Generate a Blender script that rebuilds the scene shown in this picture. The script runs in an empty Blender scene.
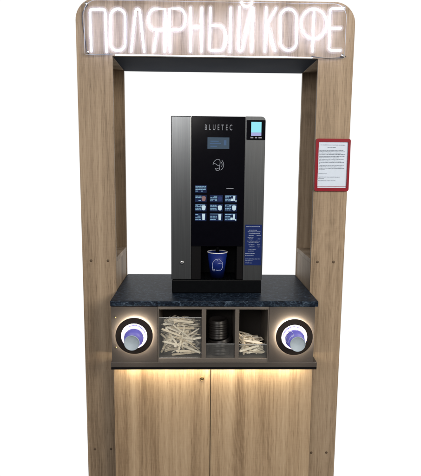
import bpy, bmesh, math, random
from mathutils import Vector, Matrix
random.seed(7)
PI = math.pi
scene = bpy.context.scene
COL = scene.collection

# ------------------------------------------------------------------ camera
def look_axes(p, roll, yaw):
    fwd = Vector((math.sin(yaw)*math.cos(p), math.cos(yaw)*math.cos(p), -math.sin(p)))
    right = Vector((math.cos(yaw), -math.sin(yaw), 0))
    up = right.cross(fwd)
    c, s = math.cos(roll), math.sin(roll)
    return c*right + s*up, -s*right + c*up, fwd
cam = bpy.data.cameras.new('camera')
cam_o = bpy.data.objects.new('camera', cam)
COL.objects.link(cam_o)
r_, u_, f_ = look_axes(0.1435, 0.0087, 0.0236)
cam_o.matrix_world = Matrix(((r_.x, u_.x, -f_.x, -0.0581), (r_.y, u_.y, -f_.y, -1.8772),
                             (r_.z, u_.z, -f_.z, 1.5), (0, 0, 0, 1)))
cam.sensor_fit = 'VERTICAL'
cam.sensor_height = 24.0
cam.lens = 24.0*499.8/476.0
cam.shift_x = 0.0
cam.clip_start = 0.05
cam.clip_end = 200
scene.camera = cam_o

# ------------------------------------------------------------------ world: white studio backdrop behind, dim room in front
w = bpy.data.worlds.new('World')
scene.world = w
w.use_nodes = True
nt = w.node_tree
bg = nt.nodes['Background']
tc = nt.nodes.new('ShaderNodeTexCoord')
sep = nt.nodes.new('ShaderNodeSeparateXYZ')
mr = nt.nodes.new('ShaderNodeMapRange')
mr.inputs['From Min'].default_value = -0.25
mr.inputs['From Max'].default_value = 0.25
mr.inputs['To Min'].default_value = 0.13
mr.inputs['To Max'].default_value = 1.02
mr.interpolation_type = 'SMOOTHSTEP'
nt.links.new(tc.outputs['Generated'], sep.inputs[0])
nt.links.new(sep.outputs['Y'], mr.inputs['Value'])
bg.inputs['Color'].default_value = (1, 1, 1, 1)
wn = nt.nodes.new('ShaderNodeTexNoise')
wn.inputs['Scale'].default_value = 1.6
wn.inputs['Detail'].default_value = 2.0
wm = nt.nodes.new('ShaderNodeMapRange')           # uneven dim room: brighter and darker patches
wm.inputs['From Min'].default_value = 0.35
wm.inputs['From Max'].default_value = 0.65
wm.inputs['To Min'].default_value = 0.05
wm.inputs['To Max'].default_value = 0.40
nt.links.new(tc.outputs['Generated'], wn.inputs['Vector'])
nt.links.new(wn.outputs['Fac'], wm.inputs['Value'])
nt.links.new(wm.outputs['Result'], mr.inputs['To Min'])
nt.links.new(mr.outputs['Result'], bg.inputs['Strength'])

def area(name, loc, target, size, power, color):
    l = bpy.data.lights.new(name, 'AREA')
    l.shape = 'RECTANGLE'
    l.size, l.size_y = size
    l.energy = power
    l.color = color
    o = bpy.data.objects.new(name, l)
    COL.objects.link(o)
    o.location = loc
    o.rotation_euler = (Vector(target) - Vector(loc)).to_track_quat('-Z', 'Y').to_euler()
    return o
area('room_lamp', (1.7, -2.5, 2.3), (0, 0, 1.0), (1.2, 1.2), 76, (1.0, 0.90, 0.76))
area('ceiling_lamp', (-0.8, -3.0, 2.4), (0, 0, 1.0), (1.6, 1.0), 50, (1.0, 0.95, 0.90))

scene.view_settings.view_transform = 'Standard'
scene.view_settings.look = 'None'
scene.view_settings.exposure = 0
scene.view_settings.gamma = 1
scene.cycles.use_denoising = True
scene.cycles.max_bounces = 10
scene.cycles.transparent_max_bounces = 16

# ------------------------------------------------------------------ materials
def new_mat(name):
    m = bpy.data.materials.new(name)
    m.use_nodes = True
    return m, m.node_tree, m.node_tree.nodes['Principled BSDF']

def math_node(nt, op, a, b=None, clamp=False):
    n = nt.nodes.new('ShaderNodeMath')
    n.operation = op
    n.use_clamp = clamp
    for i, v in enumerate((a, b)):
        if v is None: continue
        if isinstance(v, (int, float)): n.inputs[i].default_value = v
        else: nt.links.new(v, n.inputs[i])
    return n.outputs[0]

def noise(nt, vec, scale, detail=4, rough=0.55, dist=0.0):
    mp = nt.nodes.new('ShaderNodeMapping')
    mp.inputs['Scale'].default_value = scale
    nt.links.new(vec, mp.inputs['Vector'])
    n = nt.nodes.new('ShaderNodeTexNoise')
    n.inputs['Scale'].default_value = 1.0
    n.inputs['Detail'].default_value = detail
    n.inputs['Roughness'].default_value = rough
    n.inputs['Distortion'].default_value = dist
    nt.links.new(mp.outputs[0], n.inputs['Vector'])
    return n.outputs['Fac']

def ramp(nt, fac, stops):
    r = nt.nodes.new('ShaderNodeValToRGB')
    el = r.color_ramp.elements
    while len(el) < len(stops): el.new(0.5)
    for e, (p, c) in zip(el, stops):
        e.position = p
        e.color = (*c, 1) if len(c) == 3 else c
    nt.links.new(fac, r.inputs['Fac'])
    return r.outputs['Color']

def bump(nt, bsdf, h, strength, dist=0.001):
    b = nt.nodes.new('ShaderNodeBump')
    b.inputs['Strength'].default_value = strength
    b.inputs['Distance'].default_value = dist
    nt.links.new(h, b.inputs['Height'])
    nt.links.new(b.outputs[0], bsdf.inputs['Normal'])

def wood(name, dark, mid, light):
    m, nt, b = new_mat(name)
    tc = nt.nodes.new('ShaderNodeTexCoord')
    oi = nt.nodes.new('ShaderNodeObjectInfo')
    add = nt.nodes.new('ShaderNodeVectorMath'); add.operation = 'ADD'
    sc = nt.nodes.new('ShaderNodeVectorMath'); sc.operation = 'SCALE'
    cmb = nt.nodes.new('ShaderNodeCombineXYZ')
    for i in range(3): nt.links.new(oi.outputs['Random'], cmb.inputs[i])
    nt.links.new(cmb.outputs[0], sc.inputs[0]); sc.inputs['Scale'].default_value = 7.3
    nt.links.new(tc.outputs['Object'], add.inputs[0]); nt.links.new(sc.outputs[0], add.inputs[1])
    v = add.outputs[0]
    band = noise(nt, v, (17, 17, 0.7), 3, 0.5, 0.25)
    streak = noise(nt, v, (115, 115, 2.6), 6, 0.65, 0.25)
    fine = noise(nt, v, (430, 430, 13), 4, 0.7)
    pore = noise(nt, v, (520, 520, 26), 2, 0.5)
    pore = math_node(nt, 'MULTIPLY', math_node(nt, 'SUBTRACT', pore, 0.60), 6.0, True)
    saw = noise(nt, v, (26, 26, 420), 2, 0.6)
    # flame figure: bent rings of a slow noise field
    field = noise(nt, v, (7, 7, 1.1), 2, 0.4, 0.6)
    rings = math_node(nt, 'SINE', math_node(nt, 'MULTIPLY', field, 150.0))
    rings = math_node(nt, 'ADD', math_node(nt, 'MULTIPLY', rings, 0.5), 0.5)
    where = noise(nt, v, (9, 9, 2.0), 2, 0.5)
    rmask = math_node(nt, 'MULTIPLY', math_node(nt, 'SUBTRACT', where, 0.47), 5.0, True)
    t = math_node(nt, 'ADD', math_node(nt, 'MULTIPLY', band, 0.62), math_node(nt, 'MULTIPLY', streak, 0.42))
    t = math_node(nt, 'ADD', t, math_node(nt, 'MULTIPLY', math_node(nt, 'SUBTRACT', fine, 0.5), 0.46))
    t = math_node(nt, 'ADD', t, math_node(nt, 'MULTIPLY', math_node(nt, 'SUBTRACT', saw, 0.5), 0.075))
    t = math_node(nt, 'ADD', t, math_node(nt, 'MULTIPLY', math_node(nt, 'MULTIPLY', math_node(nt, 'SUBTRACT', rings, 0.5), rmask), 0.07))
    t = math_node(nt, 'SUBTRACT', t, math_node(nt, 'MULTIPLY', pore, 0.14))
    c = ramp(nt, t, [(0.34, dark), (0.54, mid), (0.75, light)])
    nt.links.new(c, b.inputs['Base Color'])
    b.inputs['Roughness'].default_value = 0.58
    b.inputs['Specular IOR Level'].default_value = 0.3
    bump(nt, b, t, 0.25, 0.0008)
    return m

def plain(name, color, rough=0.5, metal=0.0, spec=0.5, var=0.08, scale=60):
    m, nt, b = new_mat(name)
    tc = nt.nodes.new('ShaderNodeTexCoord')
    n = noise(nt, tc.outputs['Object'], (scale,)*3, 4)
    lo = tuple(max(0, x*(1-var)) for x in color); hi = tuple(min(1, x*(1+var)) for x in color)
    nt.links.new(ramp(nt, n, [(0.3, lo), (0.7, hi)]), b.inputs['Base Color'])
    rr = nt.nodes.new('ShaderNodeMapRange')
    rr.inputs['To Min'].default_value = rough*0.85; rr.inputs['To Max'].default_value = min(1, rough*1.15)
    nt.links.new(n, rr.inputs['Value']); nt.links.new(rr.outputs[0], b.inputs['Roughness'])
    b.inputs['Metallic'].default_value = metal
    b.inputs['Specular IOR Level'].default_value = spec
    return m

def glow(name, color, strength, base=(0.8, 0.8, 0.8)):
    m, nt, b = new_mat(name)
    b.inputs['Base Color'].default_value = (*base, 1)
    b.inputs['Specular IOR Level'].default_value = 0.08
    b.inputs['Roughness'].default_value = 0.3
    b.inputs['Emission Color'].default_value = (*color, 1)
    b.inputs['Emission Strength'].default_value = strength
    return m

def clear(name, tint=(0.97, 0.98, 0.98), gloss=0.10, rough=0.05, fres=0.5, haze=0.0):
    m = bpy.data.materials.new(name); m.use_nodes = True
    nt = m.node_tree; nt.nodes.remove(nt.nodes['Principled BSDF'])
    out = nt.nodes['Material Output']
    tr = nt.nodes.new('ShaderNodeBsdfTransparent'); tr.inputs[0].default_value = (*tint, 1)
    gl = nt.nodes.new('ShaderNodeBsdfGlossy'); gl.inputs['Roughness'].default_value = rough
    lw = nt.nodes.new('ShaderNodeLayerWeight'); lw.inputs['Blend'].default_value = 0.25
    f = math_node(nt, 'ADD', math_node(nt, 'MULTIPLY', lw.outputs['Fresnel'], fres), gloss*0.3, True)
    mx = nt.nodes.new('ShaderNodeMixShader')
    nt.links.new(f, mx.inputs[0]); nt.links.new(tr.outputs[0], mx.inputs[1]); nt.links.new(gl.outputs[0], mx.inputs[2])
    res = mx.outputs[0]
    if haze:  # pale diffuse veil imitating the reflected haze on the panes
        tc = nt.nodes.new('ShaderNodeTexCoord')
        n = noise(nt, tc.outputs['Object'], (25, 25, 14), 4, 0.6)
        df = nt.nodes.new('ShaderNodeBsdfDiffuse'); df.inputs[0].default_value = (0.75, 0.75, 0.74, 1)
        m2 = nt.nodes.new('ShaderNodeMixShader')
        nt.links.new(math_node(nt, 'MULTIPLY', n, haze), m2.inputs[0]); nt.links.new(res, m2.inputs[1]); nt.links.new(df.outputs[0], m2.inputs[2])
        res = m2.outputs[0]
    nt.links.new(res, out.inputs['Surface'])
    return m

def marble(name):
    m, nt, b = new_mat(name)
    tc = nt.nodes.new('ShaderNodeTexCoord'); v = tc.outputs['Object']
    a = noise(nt, v, (60, 90, 85), 8, 0.72, 1.2)
    bb = noise(nt, v, (150, 230, 200), 6, 0.75, 0.5)
    t = math_node(nt, 'ADD', math_node(nt, 'MULTIPLY', a, 0.72), math_node(nt, 'MULTIPLY', bb, 0.28))
    c = ramp(nt, t, [(0.40, (0.002, 0.003, 0.006)), (0.50, (0.007, 0.012, 0.022)), (0.56, (0.022, 0.036, 0.057)), (0.66, (0.09, 0.12, 0.165))])
    nt.links.new(c, b.inputs['Base Color'])
    b.inputs['Roughness'].default_value = 0.42
    b.inputs['Specular IOR Level'].default_value = 0.07
    return m

def brushed(name, color, rough):
    m, nt, b = new_mat(name)
    tc = nt.nodes.new('ShaderNodeTexCoord'); v = tc.outputs['Object']
    n = noise(nt, v, (900, 900, 5), 3, 0.6)
    c = ramp(nt, n, [(0.25, tuple(x*0.82 for x in color)), (0.75, tuple(x*1.18 for x in color))])
    nt.links.new(c, b.inputs['Base Color'])
    b.inputs['Metallic'].default_value = 0.9
    b.inputs['Roughness'].default_value = rough
    bump(nt, b, n, 0.12, 0.0003)
    return m

M = {}
M['oak'] = wood('greyed oak', (0.138, 0.098, 0.063), (0.275, 0.206, 0.140), (0.380, 0.300, 0.214))
M['oak_door'] = wood('warm oak', (0.185, 0.124, 0.073), (0.342, 0.250, 0.160), (0.455, 0.354, 0.244))
M['bronze'] = plain('bronze laminate', (0.062, 0.055, 0.051), 0.42, 0.25, 0.35, 0.06, 300)
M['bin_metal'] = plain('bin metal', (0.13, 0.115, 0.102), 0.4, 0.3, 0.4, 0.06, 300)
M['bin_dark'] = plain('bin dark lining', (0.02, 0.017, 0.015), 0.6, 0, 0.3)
M['soffit'] = plain('soffit navy', (0.022, 0.027, 0.038), 0.7, 0, 0.04, 0.15, 9)
M['marble'] = marble('navy marble laminate')
M['black'] = plain('black paint', (0.0015, 0.002, 0.003), 0.42, 0, 0.08)
M['matte_black'] = plain('matte black', (0.003, 0.003, 0.004), 0.7, 0, 0.1)
M['gloss_black'] = plain('black glass', (0.0012, 0.0012, 0.003), 0.16, 0, 0.14)
M['steel'] = brushed('brushed dark steel', (0.140, 0.150, 0.160), 0.28)
M['chrome'] = plain('chrome', (0.75, 0.75, 0.75), 0.18, 1.0)
M['brass'] = plain('aged brass', (0.35, 0.25, 0.12), 0.35, 1.0)
M['dowel'] = plain('brown cap', (0.085, 0.058, 0.036), 0.6, 0, 0.3)
M['ring_plate'] = plain('dark brown ring', (0.018, 0.013, 0.010), 0.45, 0, 0.3)
M['liner'] = plain('white liner', (0.8, 0.8, 0.8), 0.6)
M['red'] = plain('red plastic', (0.20, 0.004, 0.014), 0.45, 0, 0.15)
M['paper'] = plain('notice paper', (0.52, 0.60, 0.72), 0.7, 0, 0.2, 0.03)
M['print'] = plain('grey print', (0.10, 0.12, 0.16), 0.8, 0, 0.1)
M['cup_blue'] = plain('cup blue', (0.005, 0.017, 0.15), 0.5, 0, 0.2, 0.05)
M['cup_lilac'] = plain('cup violet blue', (0.12, 0.115, 0.50), 0.42, 0, 0.4, 0.06)
M['cup_white'] = plain('cup white paper', (0.72, 0.73, 0.75), 0.55, 0, 0.3, 0.03)
M['cup_base'] = plain('cup base card', (0.33, 0.40, 0.47), 0.6, 0, 0.3, 0.06)
M['emblem_pale'] = plain('pale blue print', (0.55, 0.62, 0.85), 0.6)
M['label_blue'] = plain('label blue', (0.007, 0.018, 0.10), 0.5, 0, 0.1)
M['label_text'] = plain('label text', (0.30, 0.36, 0.50), 0.6)
M['lid'] = plain('black lid plastic', (0.010, 0.009, 0.009), 0.36, 0, 0.25)
M['stirrer'] = [plain('birch stick', c, 0.65, 0, 0.25, 0.10, 120) for c in
                ((0.74, 0.66, 0.53), (0.80, 0.74, 0.62), (0.83, 0.78, 0.68), (0.70, 0.61, 0.47))]
M['acrylic'] = clear('clear acrylic', gloss=0.2, rough=0.03, haze=0.05)
M['sign_acrylic'] = clear('sign acrylic', (0.965, 0.968, 0.98), 0.0, 0.25, 0.0)
M['acrylic_edge'] = plain('acrylic edge', (0.40, 0.42, 0.44), 0.3, 0, 0.5)
M['cable'] = plain('grey cable', (0.05, 0.05, 0.06), 0.5)
M['neon'] = glow('neon white', (0.60, 0.69, 1.0), 12.0)
m = bpy.data.materials.new('bloom glow'); m.use_nodes = True
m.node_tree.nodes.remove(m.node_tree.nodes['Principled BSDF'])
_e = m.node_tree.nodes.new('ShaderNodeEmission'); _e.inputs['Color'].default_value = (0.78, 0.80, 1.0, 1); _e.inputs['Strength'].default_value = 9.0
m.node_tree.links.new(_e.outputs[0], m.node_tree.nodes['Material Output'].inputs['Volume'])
M['bloom_volume'] = m  # glowing volume imitating lens bloom around the tubes
M['edge_glow'] = glow('lit acrylic edge', (0.80, 0.93, 1.0), 1.1)  # emission put in for the plate edge catching neon light, no lamp
M['led_warm'] = glow('led warm', (1.0, 0.84, 0.58), 135.0)
M['halo'] = glow('halo led', (1.0, 0.84, 0.62), 150.0)
M['ring_led'] = glow('ring led', (0.97, 0.96, 1.0), 2.2)
M['screen'] = glow('payment screen', (0.30, 0.84, 0.95), 0.95, (0.02, 0.02, 0.02))
M['screen_low'] = glow('payment screen foot', (0.42, 0.45, 0.80), 0.9, (0.02, 0.02, 0.02))
M['display'] = glow('lcd', (0.07, 0.12, 0.19), 0.4, (0.02, 0.03, 0.04))
M['display_text'] = glow('lcd text', (0.10, 0.24, 0.50), 0.4, (0.02, 0.02, 0.02))
M['logo'] = glow('logo lit', (0.42, 0.46, 0.54), 0.4, (0.1, 0.1, 0.1))
M['menu_text'] = glow('menu text', (0.26, 0.48, 0.66), 0.85, (0.02, 0.02, 0.02))
M['menu_cup'] = glow('menu cup', (0.55, 0.72, 0.80), 0.95, (0.02, 0.02, 0.02))
M['menu_blue'] = glow('menu blue', (0.03, 0.06, 0.22), 0.5, (0.01, 0.01, 0.02))
M['menu_base'] = glow('menu base', (0.012, 0.030, 0.10), 0.5, (0.004, 0.004, 0.01))
M['menu_red'] = glow('menu red', (0.40, 0.22, 0.22), 0.6, (0.02, 0.02, 0.02))
M['floor'] = plain('pale floor', (0.6, 0.6, 0.6), 0.5)

# ------------------------------------------------------------------ geometry helpers (all in metres, world axes)
def link(name, bm, mat, parent=None, smooth=False, label=None):
    me = bpy.data.meshes.new(name)
    bmesh.ops.recalc_face_normals(bm, faces=bm.faces[:])
    bm.to_mesh(me); bm.free()
    me.materials.append(mat)
    if smooth:
        for p in me.polygons: p.use_smooth = True
    o = bpy.data.objects.new(name, me)
    COL.objects.link(o)
    if parent is not None:
        o.parent = parent
        # the builders work in world axes: shift the mesh into the thing's own frame
        off = Vector((0, 0, 0)); p = parent
        while p is not None:
            off += Vector(p.location); p = p.parent
        me.transform(Matrix.Translation(-off))
    if label: o['label'] = label
    return o

def thing(name, loc, label, cat, group=None):
    o = bpy.data.objects.new(name, None)
    COL.objects.link(o)
    o.location = loc
    o.empty_display_size = 0.05
    o['label'] = label; o['category'] = cat
    if group: o['group'] = group
    return o

def box(bm, x0, x1, y0, y1, z0, z1, bev=0.0):
    r = bmesh.ops.create_cube(bm, size=1.0)
    vs = r['verts']
    for v in vs:
        v.co = Vector(((x0+x1)/2 + v.co.x*(x1-x0), (y0+y1)/2 + v.co.y*(y1-y0), (z0+z1)/2 + v.co.z*(z1-z0)))
    if bev:
        es = list({e for v in vs for e in v.link_edges})
        bmesh.ops.bevel(bm, geom=es, offset=bev, segments=2, affect='EDGES', profile=0.5)

def bx(name, mat, parent, dims, bev=0.0012, label=None):
    bm = bmesh.new(); box(bm, *dims, bev)
    return link(name, bm, mat, parent, label=label)

def prism(bm, pts, y0, y1, holes=()):
    """outline in (x,z), extruded from y0 to y1"""
    f = [bm.verts.new((x, y0, z)) for x, z in pts]
    b = [bm.verts.new((x, y1, z)) for x, z in pts]
    n = len(pts)
    bm.faces.new(f); bm.faces.new(b[::-1])
    for i in range(n):
        bm.faces.new((f[i], b[i], b[(i+1) % n], f[(i+1) % n]))

def rrect(x0, x1, z0, z1, r, seg=6):
    if not isinstance(r, (tuple, list)): r = (r,)*4
    pts = []
    for (cx, cz, a0, rr) in ((x1-r[0], z1-r[0], 0, r[0]), (x0+r[1], z1-r[1], 90, r[1]),
                             (x0+r[2], z0+r[2], 180, r[2]), (x1-r[3], z0+r[3], 270, r[3])):
        if rr == 0: pts.append((cx, cz)); continue
        for i in range(seg+1):
            a = math.radians(a0 + 90*i/seg)
            pts.append((cx + rr*math.cos(a), cz + rr*math.sin(a)))
    return pts

def plate(bm, x0, x1, z0, z1, y0, y1, r=0.004):
    prism(bm, rrect(x0, x1, z0, z1, r), y0, y1)

def ring_faces(bm, outer, inner, y0, y1):
    """plate with a hole: outer and inner loops (x,z) of the same length"""
    n = len(outer)
    of = [bm.verts.new((x, y0, z)) for x, z in outer]; ob = [bm.verts.new((x, y1, z)) for x, z in outer]
    nf = [bm.verts.new((x, y0, z)) for x, z in inner]; nb = [bm.verts.new((x, y1, z)) for x, z in inner]
    for i in range(n):
        j = (i+1) % n
        bm.faces.new((of[i], of[j], nf[j], nf[i])); bm.faces.new((ob[j], ob[i], nb[i], nb[j]))
        bm.faces.new((of[j], of[i], ob[i], ob[j])); bm.faces.new((nf[i], nf[j], nb[j], nb[i]))

def circle(cx, cz, r, n=64, a0=0.0):
    return [(cx + r*math.cos(a0 + 2*PI*i/n), cz + r*math.sin(a0 + 2*PI*i/n)) for i in range(n)]

def square_loop(cx, cz, x0, x1, z0, z1, n=64):
    pts = []
    for i in range(n):
        a = 2*PI*(i+0.0)/n
        dx, dz = math.cos(a), math.sin(a)
        t = min((x1-cx)/dx if dx > 1e-9 else ((x0-cx)/dx if dx < -1e-9 else 1e9),
                (z1-cz)/dz if dz > 1e-9 else ((z0-cz)/dz if dz < -1e-9 else 1e9))
        pts.append([cx+dx*t, cz+dz*t])
    for X in (x0, x1):
        for Z in (z0, z1):
            k = min(range(n), key=lambda q: (pts[q][0]-X)**2 + (pts[q][1]-Z)**2)
            pts[k] = [X, Z]
    return [tuple(p) for p in pts]

def lathe(bm, prof, origin, axis='z', seg=48, closed=False):
    """profile of (radius, height); axis z up or y towards -y"""
    ox, oy, oz = origin
    loops = []
    for r, h in prof:
        L = []
        if r < 1e-6:
            L = [bm.verts.new((ox, oy, oz+h) if axis == 'z' else (ox, oy-h, oz))]
        else:
            for i in range(seg):
                a = 2*PI*i/seg
                p = (ox + r*math.cos(a), oy + r*math.sin(a), oz+h) if axis == 'z' else (ox + r*math.cos(a), oy-h, oz + r*math.sin(a))
                L.append(bm.verts.new(p))
        loops.append(L)
    pairs = list(zip(loops[:-1], loops[1:]))
    if closed: pairs.append((loops[-1], loops[0]))
    for A, B in pairs:
        for i in range(seg):
            j = (i+1) % seg
            if len(A) == 1 and len(B) == 1: continue
            if len(A) == 1: bm.faces.new((A[0], B[i], B[j]))
            elif len(B) == 1: bm.faces.new((A[i], B[0], A[j]))
            else: bm.faces.new((A[i], A[j], B[j], B[i]))

def smooth_path(pts, n=6):
    """Catmull-Rom through 3D points"""
    P = [Vector(p) for p in pts]
    if len(P) < 3: return P
    closed = (P[0]-P[-1]).length < 1e-9
    out = []
    m = len(P)
    for i in range(m-1):
        p0 = P[i-1] if i > 0 else (P[-2] if closed else P[0])
        p1, p2 = P[i], P[i+1]
        p3 = P[i+2] if i+2 < m else (P[1] if closed else P[-1])
        for k in range(n):
            t = k/n
            out.append(0.5*((2*p1) + (p2-p0)*t + (2*p0-5*p1+4*p2-p3)*t*t + (3*p1-p0-3*p2+p3)*t**3))
    out.append(P[-1])
    return out

def tube(bm, pts, r, seg=10, cap=True):
    P = [Vector(p) for p in pts]
    Q = [P[0]]
    for p in P[1:]:
        if (p-Q[-1]).length > 1e-6: Q.append(p)
    P = Q
    closed = (P[0]-P[-1]).length < 1e-5 and len(P) > 3
    if closed: P = P[:-1]
    n = len(P)
    rings = []
    ref = Vector((0, 1, 0))
    def tang(i):
        if closed: return (P[(i+1) % n]-P[i-1]).normalized()
        return (P[min(i+1, n-1)]-P[max(i-1, 0)]).normalized()
    def mk(c, t, rad):
        a = t.cross(ref)
        if a.length < 1e-3: a = t.cross(Vector((1, 0, 0)))
        a.normalize(); b = a.cross(t)
        return [bm.verts.new(c + rad*(math.cos(2*PI*k/seg)*a + math.sin(2*PI*k/seg)*b)) for k in range(seg)]
    if not closed and cap:
        t = tang(0)
        for s in (85, 55, 25): rings.append(mk(P[0]-t*r*math.sin(math.radians(s)), t, r*math.cos(math.radians(s))))
    for i in range(n): rings.append(mk(P[i], tang(i), r))
    if not closed and cap:
        t = tang(n-1)
        for s in (25, 55, 85): rings.append(mk(P[-1]+t*r*math.sin(math.radians(s)), t, r*math.cos(math.radians(s))))
    pr = list(zip(rings[:-1], rings[1:]))
    if closed: pr.append((rings[-1], rings[0]))
    for A, B in pr:
        for k in range(seg):
            l = (k+1) % seg
            bm.faces.new((A[k], A[l], B[l], B[k]))
    if not closed:
        bm.faces.new(rings[0]); bm.faces.new(rings[-1][::-1])

def text_mesh(name, s, mat, parent, x0, x1, z0, z1, y, depth=0.0006):
    """lettering fitted into a rectangle on a face that looks towards -y"""
    cu = bpy.data.curves.new('lettering', 'FONT')
    cu.body = s; cu.extrude = 0.02; cu.space_character = 1.9
    t = bpy.data.objects.new('lettering', cu)
    COL.objects.link(t)
    dg = bpy.context.evaluated_depsgraph_get(); dg.update()
    me = bpy.data.meshes.new_from_object(t.evaluated_get(dg))
    bpy.data.objects.remove(t)
    xs = [v.co.x for v in me.vertices]; ys = [v.co.y for v in me.vertices]
    bm = bmesh.new(); bm.from_mesh(me); bpy.data.meshes.remove(me)
    ax, bx_, ay, by = min(xs), max(xs), min(ys), max(ys)
    for v in bm.verts:
        v.co = Vector((x0+(v.co.x-ax)/(bx_-ax)*(x1-x0), y - depth*0.5 - v.co.z/0.02*depth*0.5, z0+(v.co.y-ay)/(by-ay)*(z1-z0)))
    return link(name, bm, mat, parent)

# ================================================================== setting
o = bx('floor', M['floor'], None, (-0.44, 0.44, -0.2, 0.30, -0.03, 0.0), 0.002)
o['kind'] = 'structure'

# ================================================================== the stand
WI, WO, D = 0.373, 0.5, 0.30          # inner half width, outer half width, depth
ZS, ZT, ZC = 1.889, 2.083, 1.0225      # soffit, top, counter
stand = thing('coffee_stand', (0, 0.1, 0.0), 'tall grey oak self-service coffee stand with arch frame, dark counter and cupboard doors', 'coffee stand')
# arch-shaped front board: two legs and a header in one sheet
r = 0.075
out = [(WO, 0.0), (WO, ZT-r)]
for i in range(1, 13):
    a = math.radians(90*i/12); out.append((WO-r+r*math.cos(a), ZT-r+r*math.sin(a)))
for i in range(0, 13):
    a = math.radians(90+90*i/12); out.append((-WO+r+r*math.cos(a), ZT-r+r*math.sin(a)))
out += [(-WO, 0.0), (-WI, 0.0), (-WI, ZS), (WI, ZS), (WI, 0.0)]
bm = bmesh.new()
prism(bm, out, 0.0, 0.018)
eds = [e for e in bm.edges if abs(e.verts[0].co.y) < 1e-6 and abs(e.verts[1].co.y) < 1e-6]
bmesh.ops.bevel(bm, geom=eds, offset=0.0012, segments=2, affect='EDGES')
link('front_board', bm, M['oak'], stand)
# hollow side posts, open towards the middle
for s in (-1, 1):
    a, b = sorted((s*WI, s*WO))
    bx('back_board', M['oak'], stand, (a, b, D-0.018, D, 0.0, ZS+0.0160))
    a, b = sorted((s*(WO-0.018), s*(WO-0.001)))
    bx('side_board', M['oak'], stand, (a, b, 0.0185, D-0.0185, 0.0, ZT-r-0.002))
    a, b = sorted((s*(WI+0.001), s*(WO-0.0185)))
    bx('niche_shelf', M['oak'], stand, (a, b, 0.0185, D-0.0185, 1.129, 1.147))
    bx('niche_top', M['oak'], stand, (a, b, 0.0185, D-0.0185, ZS-0.0, ZS+0.016))
    a, b = sorted((s*(WI+0.002), s*(WI+0.018)))
    bx('inner_panel', M['oak'], stand, (a, b, 0.0185, D-0.0185, 0.0, 1.1285))
# header box
bx('soffit', M['soffit'], stand, (-WI+0.001, WI-0.001, 0.0185, D, ZS-0.001, ZS+0.015))
bx('header_back', M['oak'], stand, (-WO+0.06, WO-0.06, D-0.018, D-0.001, ZS+0.0165, ZT-0.02))
bx('header_top', M['oak'], stand, (-WO+0.08, WO-0.08, 0.0185, D-0.0185, ZT-0.03, ZT-0.012))
bx('lit_acrylic_edge', M['edge_glow'], stand, (-0.362, 0.35, -0.0035, -0.0005, ZS-0.0005, ZS+0.0035), 0.0005, 'thin white glowing line imitating the neon-lit acrylic edge under the header')  # glow painted in for the sign plate's lower edge lit by the neon
# dowel caps
for x, z in ((-0.467, 1.139), (-0.403, 1.139), (0.398, 1.138), (0.460, 1.138), (-0.471, 0.369), (-0.407, 0.369), (0.4035, 0.349), (0.4655, 0.349)):
    bm = bmesh.new(); lathe(bm, [(0, 0.0012), (0.0045, 0.001), (0.0052, 0.0), (0.0052, -0.001)], (x, -0.0002, z), 'y', 20)
    link('screw_cap', bm, M['dowel'], stand, True)
# counter
bm = bmesh.new(); box(bm, -0.3725, 0.3725, -0.146, D, 1.0015, ZC, 0.003)
link('countertop', bm, M['marble'], stand)
# base cabinet
YD = -0.080
bx('cabinet_body', M['oak_door'], stand, (-0.370, 0.370, YD+0.020, D-0.02, 0.06, 0.7585))
bx('plinth', M['black'], stand, (-0.36, 0.36, YD+0.04, D-0.04, 0.0, 0.0595))
dl = bx('door', M['oak_door'], stand, (-0.3757, -0.0122, YD, YD+0.019, 0.075, 0.757), 0.0012, 'left cupboard door with a small round lock')
bx('door', M['oak_door'], stand, (-0.0090, 0.376, YD, YD+0.019, 0.075, 0.757), 0.0012, 'right cupboard door without a lock')
bm = bmesh.new(); lathe(bm, [(0, 0.0030), (0.0035, 0.0028), (0.0040, 0.0012), (0.0058, 0.0016), (0.0068, 0.0040), (0.0080, 0.0034), (0.0086, 0.0)], (-0.0433, YD, 0.7025), 'y', 28)
lk = link('lock', bm, M['brass'], dl, True)
bx('keyhole', M['matte_black'], lk, (-0.0439, -0.0427, YD-0.0034, YD-0.0029, 0.7002, 0.7048), 0)
# shelf strip above the doors with its LED
bx('shelf', M['bronze'], stand, (-0.3735, 0.3755, -0.146, D-0.03, 0.7745, 0.7935), 0.0015)
bx('shelf_trim', M['matte_black'], stand, (-0.3735, 0.3755, -0.1445, -0.128, 0.7655, 0.7740), 0.0005)
bx('led_strip', M['led_warm'], stand, (-0.345, 0.335, -0.1060, -0.0985, 0.7705, 0.7738), 0.0005)
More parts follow.
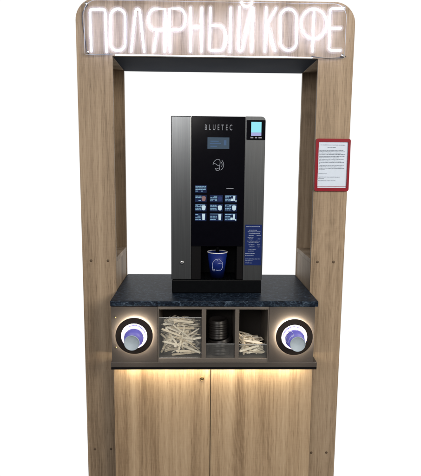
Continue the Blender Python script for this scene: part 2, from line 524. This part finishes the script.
# dispenser box: two ring panels and three bins
ZB0, ZB1 = 0.7942, 1.0008
YB = -0.146
def ring_panel(x0, x1, cx, cz):
    bm = bmesh.new()
    ring_faces(bm, square_loop(cx, cz, x0, x1, ZB0, ZB1), circle(cx, cz, 0.047), YB, YB+0.010)
    link('ring_panel', bm, M['bronze'], stand)
    bm = bmesh.new(); ring_faces(bm, circle(cx, cz, 0.066), circle(cx, cz, 0.0462), YB-0.024, YB-0.018)
    bmesh.ops.bevel(bm, geom=[e for e in bm.edges if abs(e.verts[0].co.y-(YB-0.024)) < 1e-6 and abs(e.verts[1].co.y-(YB-0.024)) < 1e-6 and e.calc_face_angle(0) > 1.0], offset=0.001, segments=2, affect='EDGES')
    rp = link('ring_plate', bm, M['ring_plate'], stand)
    for k in range(4):                       # pegs that carry the plate
        a = math.radians(45+90*k)
        bm = bmesh.new()
        lathe(bm, [(0.003, 0), (0.003, 0.0176)], (cx+0.0495*math.cos(a), YB-0.0002, cz+0.0495*math.sin(a)), 'y', 12)
        link('peg', bm, M['ring_plate'], rp)
    bm = bmesh.new()
    tube(bm, [(x, YB-0.0085, z) for x, z in circle(cx, cz, 0.0555)] + [(cx+0.0555, YB-0.0085, cz)], 0.0028, 8)
    link('halo_light', bm, M['halo'], rp, True)
    # white tube behind the hole with a lit ring
    bm = bmesh.new(); lathe(bm, [(0.0468, 0.0), (0.0468, -0.125), (0.0, -0.125), (0.0, -0.127), (0.0485, -0.127), (0.0485, -0.0105)], (cx, YB, cz), 'y', 64)
    link('cup_tube', bm, M['liner'], stand, True)
    bm = bmesh.new(); ring_faces(bm, circle(cx, cz, 0.0460), circle(cx, cz-0.003, 0.0402), YB-0.0120, YB-0.0090)
    link('tube_light', bm, M['ring_led'], stand)
ring_panel(-0.3690, -0.2045, -0.2855, 0.9005)
ring_panel(0.1962, 0.3610, 0.2850, 0.8965)
for z in (0.962, 0.850):
    bm = bmesh.new(); lathe(bm, [(0, 0.0012), (0.0022, 0.001), (0.0028, 0)], (-0.3545, YB, z), 'y', 16)
    link('panel_screw', bm, M['brass'], stand, True)
bx('box_end', M['bronze'], stand, (-0.3685, -0.3570, YB+0.0105, 0.05, ZB0, ZB1))
bx('box_end', M['bronze'], stand, (0.3495, 0.3605, YB+0.0105, 0.05, ZB0, ZB1))
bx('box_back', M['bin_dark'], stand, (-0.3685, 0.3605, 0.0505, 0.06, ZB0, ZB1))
bx('bin_floor', M['bin_metal'], stand, (-0.204, 0.1957, YB+0.001, 0.05, ZB0, 0.8075), 0.001)
bx('bin_rail', M['bin_metal'], stand, (-0.204, 0.1957, YB+0.001, YB+0.016, 0.9915, ZB1), 0.001)
for x0, x1 in ((-0.2040, -0.2000), (-0.0460, -0.0300), (0.0742, 0.0886), (0.1915, 0.1957)):
    bx('divider', M['bin_metal'], stand, (x0, x1, YB+0.0015, 0.0495, 0.808, 0.991), 0.0008)
for x0, x1 in ((-0.1998, -0.0462), (-0.0298, 0.0740), (0.0888, 0.1913)):
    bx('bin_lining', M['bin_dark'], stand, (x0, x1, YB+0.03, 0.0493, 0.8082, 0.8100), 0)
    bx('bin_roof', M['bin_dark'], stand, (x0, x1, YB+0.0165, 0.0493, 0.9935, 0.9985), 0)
for x0, x1, zt in ((-0.1996, -0.0464, 0.9590), (-0.0296, 0.0738, 0.8600), (0.0890, 0.1911, 0.8585)):
    pn = bx('bin_pane', M['acrylic'], stand, (x0, x1, YB+0.006, YB+0.0085, 0.8082, zt), 0)
    bx('pane_edge', M['acrylic_edge'], pn, (x0, x1, YB+0.006, YB+0.0085, zt+0.0002, zt+0.0014), 0)

# ================================================================== neon sign (letters drawn from measured strokes, metres on the sign plane)
YN = -0.030
sign = thing('neon_sign', (0, -0.02, 1.886), 'white neon tube lettering on clear acrylic plate across the top header', 'neon sign')
po = rrect(-0.466, 0.462, 1.8875, 2.071, (0.045, 0.045, 0.006, 0.006), 8)
bm = bmesh.new(); prism(bm, po, -0.019, -0.015)
ap = link('acrylic_plate', bm, M['sign_acrylic'], sign)
bm = bmesh.new(); ring_faces(bm, rrect(-0.4668, 0.4628, 1.8867, 2.0718, (0.045, 0.045, 0.006, 0.006), 8), rrect(-0.4661, 0.4621, 1.8874, 2.0711, (0.0445, 0.0445, 0.0055, 0.0055), 8), -0.0188, -0.0152)
link('plate_edge', bm, M['acrylic_edge'], ap)
def sp(a, b):   # stroke grid -> metres on the sign plane
    u, v = a-216.0, b-30.0
    return (KX[0]+KX[1]*u+KX[2]*v+KX[3]*u*v, YN, KZ[0]+KZ[1]*u+KZ[2]*v+KZ[3]*u*v)
KX = (-0.0004561033, 0.003525981, 3.463635e-05, 9.638529e-07)
KZ = (1.973382, 5.036832e-05, -0.003354705, -1.289476e-07)
def arc(cx, cy, rx, ry, a0, a1, n=10):
    return [(cx+rx*math.cos(math.radians(a0+(a1-a0)*i/n)), cy+ry*math.sin(math.radians(a0+(a1-a0)*i/n))) for i in range(n+1)]
def stadium(x0, x1, y0, y1):
    cx, rx = (x0+x1)/2, (x1-x0)/2
    ry = rx*1.05
    p = arc(cx, y0+ry, rx, ry, 180, 360, 14) + arc(cx, y1-ry, rx, ry, 0, 180, 14)
    return p + [p[0]]
letters = [
    [[(91.7, 51.2), (90.4, 14)] + arc(93.4, 12.3, 3.1, 3.1, 180, 270, 6) + arc(102.3, 12.3, 3.1, 3.1, 270, 360, 6) + [(106.7, 51.8)]],
    [stadium(110.7, 125.2, 8.9, 50.8)],
    [[(131.2, 51.6)] + arc(137.6, 11.6, 2.1, 2.6, 190, 350, 8) + [(144.1, 51.8)]],
    [[(164.3, 51.8), (164.7, 8.9), (155, 8.9)] + arc(154.6, 19.3, 6.3, 10.4, 270, 90, 12) + [(164.5, 29.9)], [(156.9, 30.3), (153.6, 51.4)]],
    [[(169.7, 51.8), (169.3, 8.6), (178.5, 8.6)] + arc(178.7, 19.1, 6.5, 10.5, -90, 90, 12) + [(169.5, 29.8)]],
    [[(190.4, 7.9), (190.2, 51.4)], [(201.6, 7.9), (201.2, 51.4)], [(190.4, 27.0), (201.6, 27.0)]],
    [[(210.1, 7.9), (209.3, 48)] + arc(212, 48, 2.7, 2.8, 180, 90, 5) + [(218, 50.8)] + arc(218.5, 38, 7.4, 12.8, 90, -90, 14) + [(210, 25.2)], [(230.4, 7.9), (229.7, 51.6)]],
    [[(239.3, 7.2), (238.2, 48.5)] + arc(240.0, 49.2, 1.8, 1.9, 180, 20, 6) + [(250.9, 9.6)] + arc(252.0, 9.2, 1.2, 1.8, 200, 350, 5) + [(251.6, 51.4)], arc(246.4, 2.3, 5.0, 4.2, 180, 0, 10)],
    [[(266, 7.6), (264.6, 51.4)], [(276, 8.3), (267.1, 23.5), (275, 50.8)]],
    [stadium(280.3, 296.4, 8.9, 50.4)],
    [arc(313.9, 23.7, 12.8, 14.9, 0, 360, 40), [(314.3, 9.0), (312.6, 51.4)]],
    [[(343.5, 8.6)] + arc(333.4, 11.6, 3.0, 3.0, 270, 180, 6) + [(329.4, 47.6)] + arc(332.2, 47.8, 2.8, 2.7, 180, 90, 6) + [(340.7, 50.5)], [(330.2, 28.1), (341, 28.1)]],
]
for L in letters:
    bm = bmesh.new()
    for st in L:
        tube(bm, [sp(*p) for p in st], 0.0036, 10)
    lt = link('letter', bm, M['neon'], sign, True)
    bm = bmesh.new()
    for st in L:
        tube(bm, [sp(*p) for p in st], 0.0072, 12)
    link('bloom_volume', bm, M['bloom_volume'], lt, True)  # added inner glow volume, imitates lens bloom
    bm = bmesh.new()
    for st in L:
        tube(bm, [sp(*p) for p in st], 0.0118, 12)
    link('bloom_sleeve', bm, M['bloom_volume'], lt, True)  # added wider glow volume, softens the imitated bloom
for x, z in ((-0.457, 2.058), (-0.456, 1.8955), (0.452, 2.058), (0.4535, 1.8955)):
    bm = bmesh.new(); lathe(bm, [(0, 0.0235), (0.004, 0.0232), (0.0048, 0.022), (0.0048, 0.0194), (0.004, 0.0192), (0.004, 0.0003)], (x, 0, z), 'y', 18)
    link('standoff', bm, M['chrome'], sign, True)
bm = bmesh.new()
tube(bm, smooth_path([(0.345, -0.012, 1.8925), (0.39, -0.013, 1.8875), (0.43, -0.012, 1.8885), (0.458, -0.010, 1.8910), (0.470, -0.004, 1.8960)]), 0.0016, 8)
link('cable', bm, M['cable'], sign, True)
bm = bmesh.new()
tube(bm, smooth_path([(-0.455, -0.010, 2.055), (-0.474, -0.004, 2.03), (-0.474, -0.0025, 1.99), (-0.466, -0.0025, 1.93), (-0.457, -0.012, 1.893), (-0.42, -0.013, 1.8895), (-0.37, -0.012, 1.8915)]), 0.0014, 8)
link('cable', bm, M['cable'], sign, True)

# ================================================================== coffee machine
YM = -0.036
mach = thing('coffee_machine', (0.0105, 0.1, ZC), 'black and brushed steel countertop coffee vending machine with lit menu', 'coffee machine')
bm = bmesh.new(); box(bm, -0.1587, 0.1792, YM, 0.27, ZC+0.0005, 1.0735, 0.003)
link('base', bm, M['black'], mach)
# body shell with a cup bay cut out of the front (built from its walls)
bx('body', M['black'], mach, (-0.1605, 0.1805, 0.085, 0.265, 1.0740, 1.6750), 0.004)
bm = bmesh.new(); box(bm, -0.1610, -0.0868, YM+0.002, 0.0845, 1.0745, 1.6770, 0.003)
link('steel_side', bm, M['steel'], mach)
bm = bmesh.new(); prism(bm, rrect(0.1085, 0.1815, 1.0745, 1.6775, (0.016, 0.0005, 0.0005, 0.003)), YM+0.002, 0.0845)
bmesh.ops.bevel(bm, geom=[e for e in bm.edges if abs(e.verts[0].co.y-YM-0.002) < 1e-6 and abs(e.verts[1].co.y-YM-0.002) < 1e-6], offset=0.0006, segments=1, affect='EDGES')
link('steel_side', bm, M['steel'], mach)
fr = bx('front_panel', M['gloss_black'], mach, (-0.0862, 0.1080, YM, 0.0845, 1.2030, 1.6765), 0.0015)
bx('bay_panel', M['matte_black'], mach, (-0.0862, -0.0505, YM+0.006, 0.0845, 1.0745, 1.2022), 0.001, 'dark grey panel beside the cup bay')
bx('bay_panel', M['matte_black'], mach, (0.0850, 0.1080, YM+0.006, 0.0845, 1.0745, 1.2022), 0.001)
bm = bmesh.new(); lathe(bm, [(0, 0), (0.0075, 0), (0.0075, 0.03), (0.006, 0.03), (0.006, 0.002), (0, 0.002)], (0.0135, 0.018, 1.1715), 'z', 18)
link('spout', bm, M['black'], mach, True)
bm = bmesh.new()
for k in range(9):
    box(bm, -0.0485+0.0147*k, -0.0485+0.0147*k+0.008, YM+0.008, 0.080, 1.0742, 1.0758)
link('drip_grille', bm, M['black'], mach)
# front lettering and emblem
text_mesh('lettering', 'BLUETEC', M['logo'], fr, -0.038, 0.0605, 1.6275, 1.6475, YM)
dp = bx('display', M['display'], fr, (-0.0286, 0.0505, YM-0.0008, YM-0.0001, 1.5612, 1.6020), 0.0003)
bm = bmesh.new()
for x0, x1, z in ((-0.018, 0.012, 1.588), (-0.020, 0.020, 1.580), (-0.018, 0.006, 1.570)):
    box(bm, x0, x1, YM-0.0012, YM-0.0009, z-0.0018, z+0.0018)
box(bm, 0.031, 0.040, YM-0.0012, YM-0.0009, 1.574, 1.592)
link('readout', bm, M['display_text'], dp)

# bear-head line emblem in a unit square (u right, v up)
BEAR = [
    [(0.10, 0.10), (0.22, 0.16), (0.30, 0.10), (0.24, 0.04), (0.12, 0.05), (0.08, 0.22), (0.05, 0.45), (0.08, 0.66), (0.20, 0.84), (0.36, 0.93), (0.50, 0.90)],
    [(0.46, 0.84), (0.54, 0.96), (0.66, 0.97), (0.70, 0.88), (0.80, 0.78), (0.93, 0.68), (0.96, 0.60), (0.82, 0.60), (0.66, 0.62), (0.52, 0.60)],
    [(0.92, 0.56), (0.95, 0.40), (0.90, 0.22), (0.78, 0.10), (0.62, 0.10), (0.50, 0.08), (0.38, 0.12)],
]
BADGE = [
    [(0.08, 0.55), (0.14, 0.74), (0.28, 0.90), (0.46, 0.98), (0.60, 0.92), (0.64, 0.74), (0.62, 0.50), (0.60, 0.22)],
    [(0.08, 0.55), (0.20, 0.62), (0.34, 0.56), (0.46, 0.46), (0.60, 0.44)],
    [(0.30, 0.10), (0.40, 0.20), (0.54, 0.24), (0.60, 0.12), (0.44, 0.04), (0.30, 0.10)],
    [(0.24, 0.24), (0.34, 0.14)],
    [(0.78, 0.90), (0.90, 0.68), (0.92, 0.46), (0.84, 0.22), (0.70, 0.08)],
    [(0.74, 0.74), (0.80, 0.55), (0.76, 0.36)],
]
bm = bmesh.new()
for st in BADGE:
    tube(bm, smooth_path([(-0.0116+u*0.0463, YM-0.0006, 1.4814+v*0.0431) for u, v in st], 5), 0.0009, 6)
link('badge', bm, M['logo'], fr, True)

# drink buttons: small backlit labels, each with its lines of print and a cup picture
cols = [(-0.0712, -0.0325), (-0.0163, 0.0275), (0.0383, 0.0800)]
rows = [(1.4040, 1.4275), (1.3690, 1.3920), (1.3355, 1.3585), (1.2990, 1.3245)]
rnd = random.Random(3)
for ri, (z0, z1) in enumerate(rows):
    for ci, (x0, x1) in enumerate(cols):
        if ri == 0 and ci == 1: continue
        bt = bx('menu_button', M['gloss_black'] if ri == 0 and ci == 2 else M['menu_base'], fr, (x0-0.002, x1+0.002, YM-0.0014, YM-0.0001, z0-0.002, z1+0.002), 0.0004)
        bm = bmesh.new(); ym = YM-0.0020
        if ri == 0 and ci == 2:
            box(bm, x0+0.004, x1-0.012, ym, ym+0.0004, z1-0.010, z1-0.0078)
            link('print', bm, M['logo'], bt); continue
        w = x1-x0
        cut = 1.0 if ri == 0 else 0.56
        for k in range(4):
            zz = z1-0.0025-k*(z1-z0-0.004)/3.4
            xx = x0
            while xx < x0+w*cut-0.003:
                l = rnd.uniform(0.003, 0.011)
                if rnd.random() < 0.88: box(bm, xx, min(xx+l, x0+w*cut), ym, ym+0.0004, zz-0.0013, zz+0.0013)
                xx += l+0.0015
        if ri > 0 and rnd.random() < 0.8: box(bm, x0, x1-0.004, ym, ym+0.0004, z1-0.0018, z1)
        link('print', bm, M['menu_text'], bt)
        if ri > 0:
            bm = bmesh.new()
            cx = x1-0.0085; h = (z1-z0)
            if ri == 3 and ci < 2:      # tall glass
                prism(bm, [(cx-0.0055, z1), (cx-0.0042, z0+0.002), (cx+0.0042, z0+0.002), (cx+0.0055, z1)], ym, ym+0.0004)
            elif ci == 2 and ri in (1, 3):   # glass beside a cup
                prism(bm, [(cx-0.004, z1), (cx-0.003, z0+0.004), (cx+0.003, z0+0.004), (cx+0.004, z1)], ym, ym+0.0004)
                plate(bm, cx-0.013, cx-0.0046, z0+0.003, z0+0.012, ym, ym+0.0004, 0.002)
                plate(bm, cx+0.0044, cx+0.0085, z0+0.001, z0+0.006, ym, ym+0.0004, 0.001)
            else:                       # low cup
                prism(bm, [(cx-0.0078, z1-0.006), (cx-0.0062, z0+0.005), (cx-0.003, z0+0.002), (cx+0.003, z0+0.002), (cx+0.0062, z0+0.005), (cx+0.0078, z1-0.006), (cx+0.004, z1-0.003), (cx-0.004, z1-0.003)], ym, ym+0.0004)
            link('picture', bm, M['menu_red'] if (ri == 1 and ci == 0) else M['menu_blue'] if (ri == 1 and ci == 1) else M['menu_cup'], bt)
# payment terminal in the right column
YF = YM+0.002
tb = bx('payment_terminal', M['gloss_black'], mach, (0.1125, 0.1806, YF-0.0045, YF-0.0002, 1.5945, 1.6645), 0.0012)
bx('screen', M['screen'], tb, (0.1288, 0.1658, YF-0.0055, YF-0.0047, 1.6205, 1.6580), 0.0002)
bx('screen_foot', M['screen_low'], tb, (0.1288, 0.1658, YF-0.0055, YF-0.0047, 1.6085, 1.6203), 0.0002)
bm = bmesh.new()
for x0, x1 in ((0.127, 0.137), (0.1435, 0.151), (0.156, 0.1675)):
    box(bm, x0, x1, YF-0.0052, YF-0.0047, 1.6000, 1.6048)
link('touch_key', bm, M['logo'], tb)
# price label
lb = bx('price_label', M['label_blue'], mach, (0.1140, 0.1772, YF-0.0012, YF-0.0002, 1.1310, 1.2845), 0.0003)
bm = bmesh.new(); rnd = random.Random(9)
def dashes(bm, x0, x1, z, h, y, rnd, fill=0.9):
    """a line of print: words made of letter-sized strokes"""
    xx = x0
    while xx < x1-0.002:
        n = rnd.randint(2, 9)
        for k in range(n):
            wd = h*rnd.uniform(0.30, 0.55)
            if xx+wd > x1: break
            up = rnd.choice((0.36, 0.36, 0.36, 0.60)); dn = rnd.choice((0.36, 0.36, 0.36, 0.36, 0.60))
            box(bm, xx, xx+wd, y, y+0.0003, z-h*dn, z+h*up)
            xx += wd+h*0.14
        xx += h*0.45
for z, x0, x1 in ((1.2775, 0.118, 0.172), (1.2640, 0.128, 0.158), (1.2580, 0.124, 0.172), (1.2520, 0.128, 0.170), (1.2445, 0.128, 0.146), (1.2445, 0.158, 0.172),
                  (1.2360, 0.124, 0.146), (1.2310, 0.128, 0.144), (1.2310, 0.162, 0.172), (1.2230, 0.124, 0.172), (1.2170, 0.128, 0.166), (1.2090, 0.128, 0.152), (1.2090, 0.160, 0.172),
                  (1.2010, 0.130, 0.150), (1.2010, 0.162, 0.172), (1.1920, 0.128, 0.158), (1.1850, 0.128, 0.150), (1.1760, 0.116, 0.152), (1.1690, 0.116, 0.148), (1.1550, 0.116, 0.174), (1.1480, 0.116, 0.145), (1.1400, 0.116, 0.142)):
    dashes(bm, x0, x1, z, 0.0022, YF-0.0016, rnd, 1.0)
link('print', bm, M['label_text'], lb)
# lock on the steel side
bm = bmesh.new(); lathe(bm, [(0, 0.006), (0.004, 0.006), (0.0065, 0.005), (0.0075, 0.002), (0.0085, 0.0)], (-0.1205, YF, 1.1405), 'y', 28)
lk = link('lock', bm, M['chrome'], mach, True)
bx('keyhole', M['matte_black'], lk, (-0.1212, -0.1198, YF-0.0064, YF-0.0058, 1.1375, 1.1435), 0)

# ================================================================== cups
def cup(name, loc, label, wall_mat, lying):
    """stands with its base at loc, or lies with its base towards -y at loc"""
    t = thing(name, loc, label, 'paper cup')
    ax = 'y' if lying else 'z'
    H, rb, rt = 0.100, 0.0262, (0.0425 if lying else 0.0375)
    sg = -1 if lying else 1          # lying: heights run back into the tube
    bm = bmesh.new()
    lathe(bm, [(rb, 0), (rt, sg*H*0.985), (rt-0.0008, sg*H*0.985), (rb-0.0008, sg*0.001)], loc, ax, 56, True)
    link('cup_wall', bm, wall_mat, t, True)
    bm = bmesh.new()
    lathe(bm, [(rt+0.0016*math.cos(a), sg*(H*0.985)+0.0016*math.sin(a)) for a in [2*PI*k/10 for k in range(10)]], loc, ax, 56, True)
    link('rim', bm, M['cup_white'], t, True)
    bm = bmesh.new()
    if lying:
        lathe(bm, [(0, -0.0025), (rb-0.0030, -0.0025), (rb-0.0016, -0.0004), (rb-0.0008, 0.0006), (rb+0.0003, 0.0003), (rb+0.0006, -0.0025)], loc, ax, 56)
    else:
        lathe(bm, [(0, 0.006), (rb-0.0012, 0.006), (rb-0.0012, 0.0045), (0, 0.0045)], loc, ax, 56)
    link('cup_base', bm, M['cup_base'], t, True)
    bm = bmesh.new()
    for st in BEAR:
        P = []
        for u, v in st:
            h = (0.012 if lying else 0.028)+0.050*v
            rr = rb+(rt-rb)*h/(H*0.985)+0.0003
            if lying:
                a = math.radians(150)+(u-0.5)*0.046/rr if loc[0] > 0 else math.radians(200)+(u-0.5)*0.046/rr
                P.append((loc[0]+rr*math.cos(a), loc[1]+h, loc[2]+rr*math.sin(a)))
            else:
                a = -PI/2+(u-0.5)*0.046/rr
                P.append((loc[0]+rr*math.cos(a), loc[1]+rr*math.sin(a), loc[2]+h))
        tube(bm, smooth_path(P, 5), 0.0006, 6)
    link('emblem', bm, M['emblem_pale'], t, True)
    return t
cup('paper_cup', (0.0130, 0.0065, 1.0760), 'dark blue paper cup with white line emblem standing in the coffee machine bay', M['cup_blue'], False)
cup('paper_cup', (-0.2855, -0.232, 0.8975), 'violet paper cup base-out in the lit ring left of the tall stick bin', M['cup_lilac'], True)
cup('paper_cup', (0.2850, -0.232, 0.8935), 'violet paper cup base-out in the lit ring on the right, emblem visible', M['cup_lilac'], True)

# ================================================================== red framed notice
nf = thing('notice_frame', (0.4385, -0.004, 1.41), 'red framed printed notice fixed high on the right post', 'notice')
X0, X1, Z0, Z1 = 0.3735, 0.5025, 1.4095, 1.6030
fo = rrect(X0, X1, Z0, Z1, 0.008, 6); fi = rrect(X0+0.0105, X1-0.0085, Z0+0.0125, Z1-0.0115, 0.003, 6)
bm = bmesh.new(); ring_faces(bm, fo, fi, -0.0085, -0.0005)
bmesh.ops.bevel(bm, geom=[e for e in bm.edges if abs(e.verts[0].co.y+0.0085) < 1e-6 and abs(e.verts[1].co.y+0.0085) < 1e-6 and e.calc_face_angle(0) > 1.0], offset=0.0015, segments=2, affect='EDGES')
link('frame', bm, M['red'], nf)
sh = bx('sheet', M['paper'], nf, (X0+0.009, X1-0.007, -0.0035, -0.0010, Z0+0.011, Z1-0.010), 0)
bm = bmesh.new(); rnd = random.Random(4)
for z, x0, x1 in ((1.580, 0.392, 0.486), (1.5715, 0.418, 0.452), (1.5605, 0.388, 0.478), (1.5555, 0.388, 0.484), (1.5505, 0.388, 0.470), (1.5455, 0.388, 0.486), (1.5385, 0.388, 0.483), (1.5330, 0.388, 0.465), (1.5275, 0.388, 0.480),
                  (1.5215, 0.388, 0.472), (1.5165, 0.388, 0.485), (1.5110, 0.388, 0.396), (1.5045, 0.388, 0.482), (1.4995, 0.388, 0.478), (1.4945, 0.388, 0.486), (1.4890, 0.388, 0.412), (1.4740, 0.388, 0.420),
                  (1.4620, 0.388, 0.470), (1.4560, 0.388, 0.410), (1.4480, 0.388, 0.455)):
    dashes(bm, x0, x1, z, 0.0021, -0.0038, rnd, 1.0)
link('print', bm, M['print'], sh)
bx('rule', M['red'], sh, (X0+0.012, X1-0.010, -0.0039, -0.0036, Z0+0.0165, Z0+0.0178), 0)

# ================================================================== black lids in the middle bin
def lid_mesh(rad):
    bm = bmesh.new()
    k = rad/0.042
    lathe(bm, [(rad*0.90, 0.0), (rad, 0.0005), (rad*1.01, 0.0028), (rad*0.985, 0.0050), (rad*0.955, 0.0062), (rad*0.93, 0.0125), (rad*0.90, 0.0145),
               (rad*0.86, 0.0140), (rad*0.83, 0.0110), (0.0, 0.0105)], (0, 0, 0), 'z', 44)
    me = bpy.data.meshes.new('lid'); bmesh.ops.recalc_face_normals(bm, faces=bm.faces[:]); bm.to_mesh(me); bm.free()
    for p in me.polygons: p.use_smooth = True
    me.materials.append(M['lid'])
    return me
big, small = lid_mesh(0.0445), lid_mesh(0.0360)
rnd = random.Random(11)
z = 0.8102
for k in range(5):
    o = bpy.data.objects.new('lid', big); COL.objects.link(o)
    o.location = (0.0215+rnd.uniform(-0.003, 0.003), -0.083+rnd.uniform(-0.003, 0.003), z)
    o.rotation_euler = (math.radians(rnd.uniform(-2, 3)*k*0.7), math.radians((-1.5, 1.5, 3.5, -2, 5)[k]*k*0.5), rnd.uniform(0, 6))
    o['label'] = 'black plastic cup lid in the wide lower stack inside the middle bin'; o['category'] = 'cup lid'; o['group'] = 'wide black lids in the middle bin'
    z += 0.0108
z += 0.004
for k in range(7):
    o = bpy.data.objects.new('lid', small); COL.objects.link(o)
    o.location = (0.0165+rnd.uniform(-0.0012, 0.0012), -0.080+rnd.uniform(-0.001, 0.001), z)
    o.rotation_euler = (math.radians(rnd.uniform(-2, 2)), math.radians(rnd.uniform(-2, 2)), rnd.uniform(0, 6))
    o['label'] = 'small black plastic lid in the narrow upper stack inside the middle bin'; o['category'] = 'cup lid'; o['group'] = 'small black lids in the middle bin'
    z += 0.0092

# ================================================================== stirring sticks
def stick_mesh(L, W, T, mat):
    bm = bmesh.new()
    pts = rrect(-L/2, L/2, -W/2, W/2, W*0.45, 4)
    prism(bm, pts, -T/2, T/2)
    me = bpy.data.meshes.new('stirrer'); bmesh.ops.recalc_face_normals(bm, faces=bm.faces[:]); bm.to_mesh(me); bm.free()
    me.materials.append(mat)
    return me
def heap(n, xr, yr, top, lens, tilt, label, group, seed, Wd):
    rnd = random.Random(seed)
    meshes = [(L, stick_mesh(L, Wd, 0.0016, m)) for L in lens for m in M['stirrer']]
    made = tries = 0
    while made < n and tries < 60000:
        tries += 1
        L, me = rnd.choice(meshes)
        yaw = rnd.uniform(-75, 75) if rnd.random() < 0.7 else rnd.uniform(-20, 20)
        rot = Matrix.Rotation(math.radians(yaw), 3, 'Z') @ Matrix.Rotation(math.radians(rnd.gauss(0, tilt)), 3, 'Y') @ Matrix.Rotation(math.radians(rnd.choice((90, 90, 80, 100, 60, 120, 0, 30))+rnd.gauss(0, 15)), 3, 'X')
        frac = (made+0.5)/n
        yy = yr[0]+(yr[1]-yr[0])*rnd.random()**2.2
        z = 0.811+frac*(top(0.5)-0.811-0.18*(yy-yr[0]))
        c = Vector((rnd.uniform(*xr), yy, z+rnd.uniform(-0.012, 0.012)))
        ok = True
        for sx in (-1, 1):
            for sz in (-1, 1):
                p = c + rot @ Vector((sx*L/2, 0, sz*Wd/2))
                u = (p.x-xr[0])/(xr[1]-xr[0])
                if not (xr[0] < p.x < xr[1] and yr[0] < p.y < yr[1] and 0.811 < p.z < top(u)-0.18*(p.y-yr[0])): ok = False
        if not ok: continue
        o = bpy.data.objects.new('stirrer', me); COL.objects.link(o)
        o.matrix_world = Matrix.Translation(c) @ rot.to_4x4()
        o['label'] = label; o['category'] = 'stirring stick'; o['group'] = group
        made += 1
    print('sticks', made)
heap(205, (-0.1990, -0.0470), (YB+0.0095, 0.02), lambda u: 0.957-0.020*abs(u-0.45)*2, (0.075, 0.09, 0.10), 33,
     'pale wooden stirring stick in the heap behind the tall clear pane of the left bin', 'stirring sticks heaped in the left bin', 5, 0.0074)
heap(92, (0.0895, 0.1910), (YB+0.0095, 0.01), lambda u: 0.894-0.022*u, (0.065, 0.075, 0.085), 32,
     'pale wooden stirring stick in the low heap of the bin right of the black lids', 'stirring sticks heaped in the right bin', 8, 0.0074)
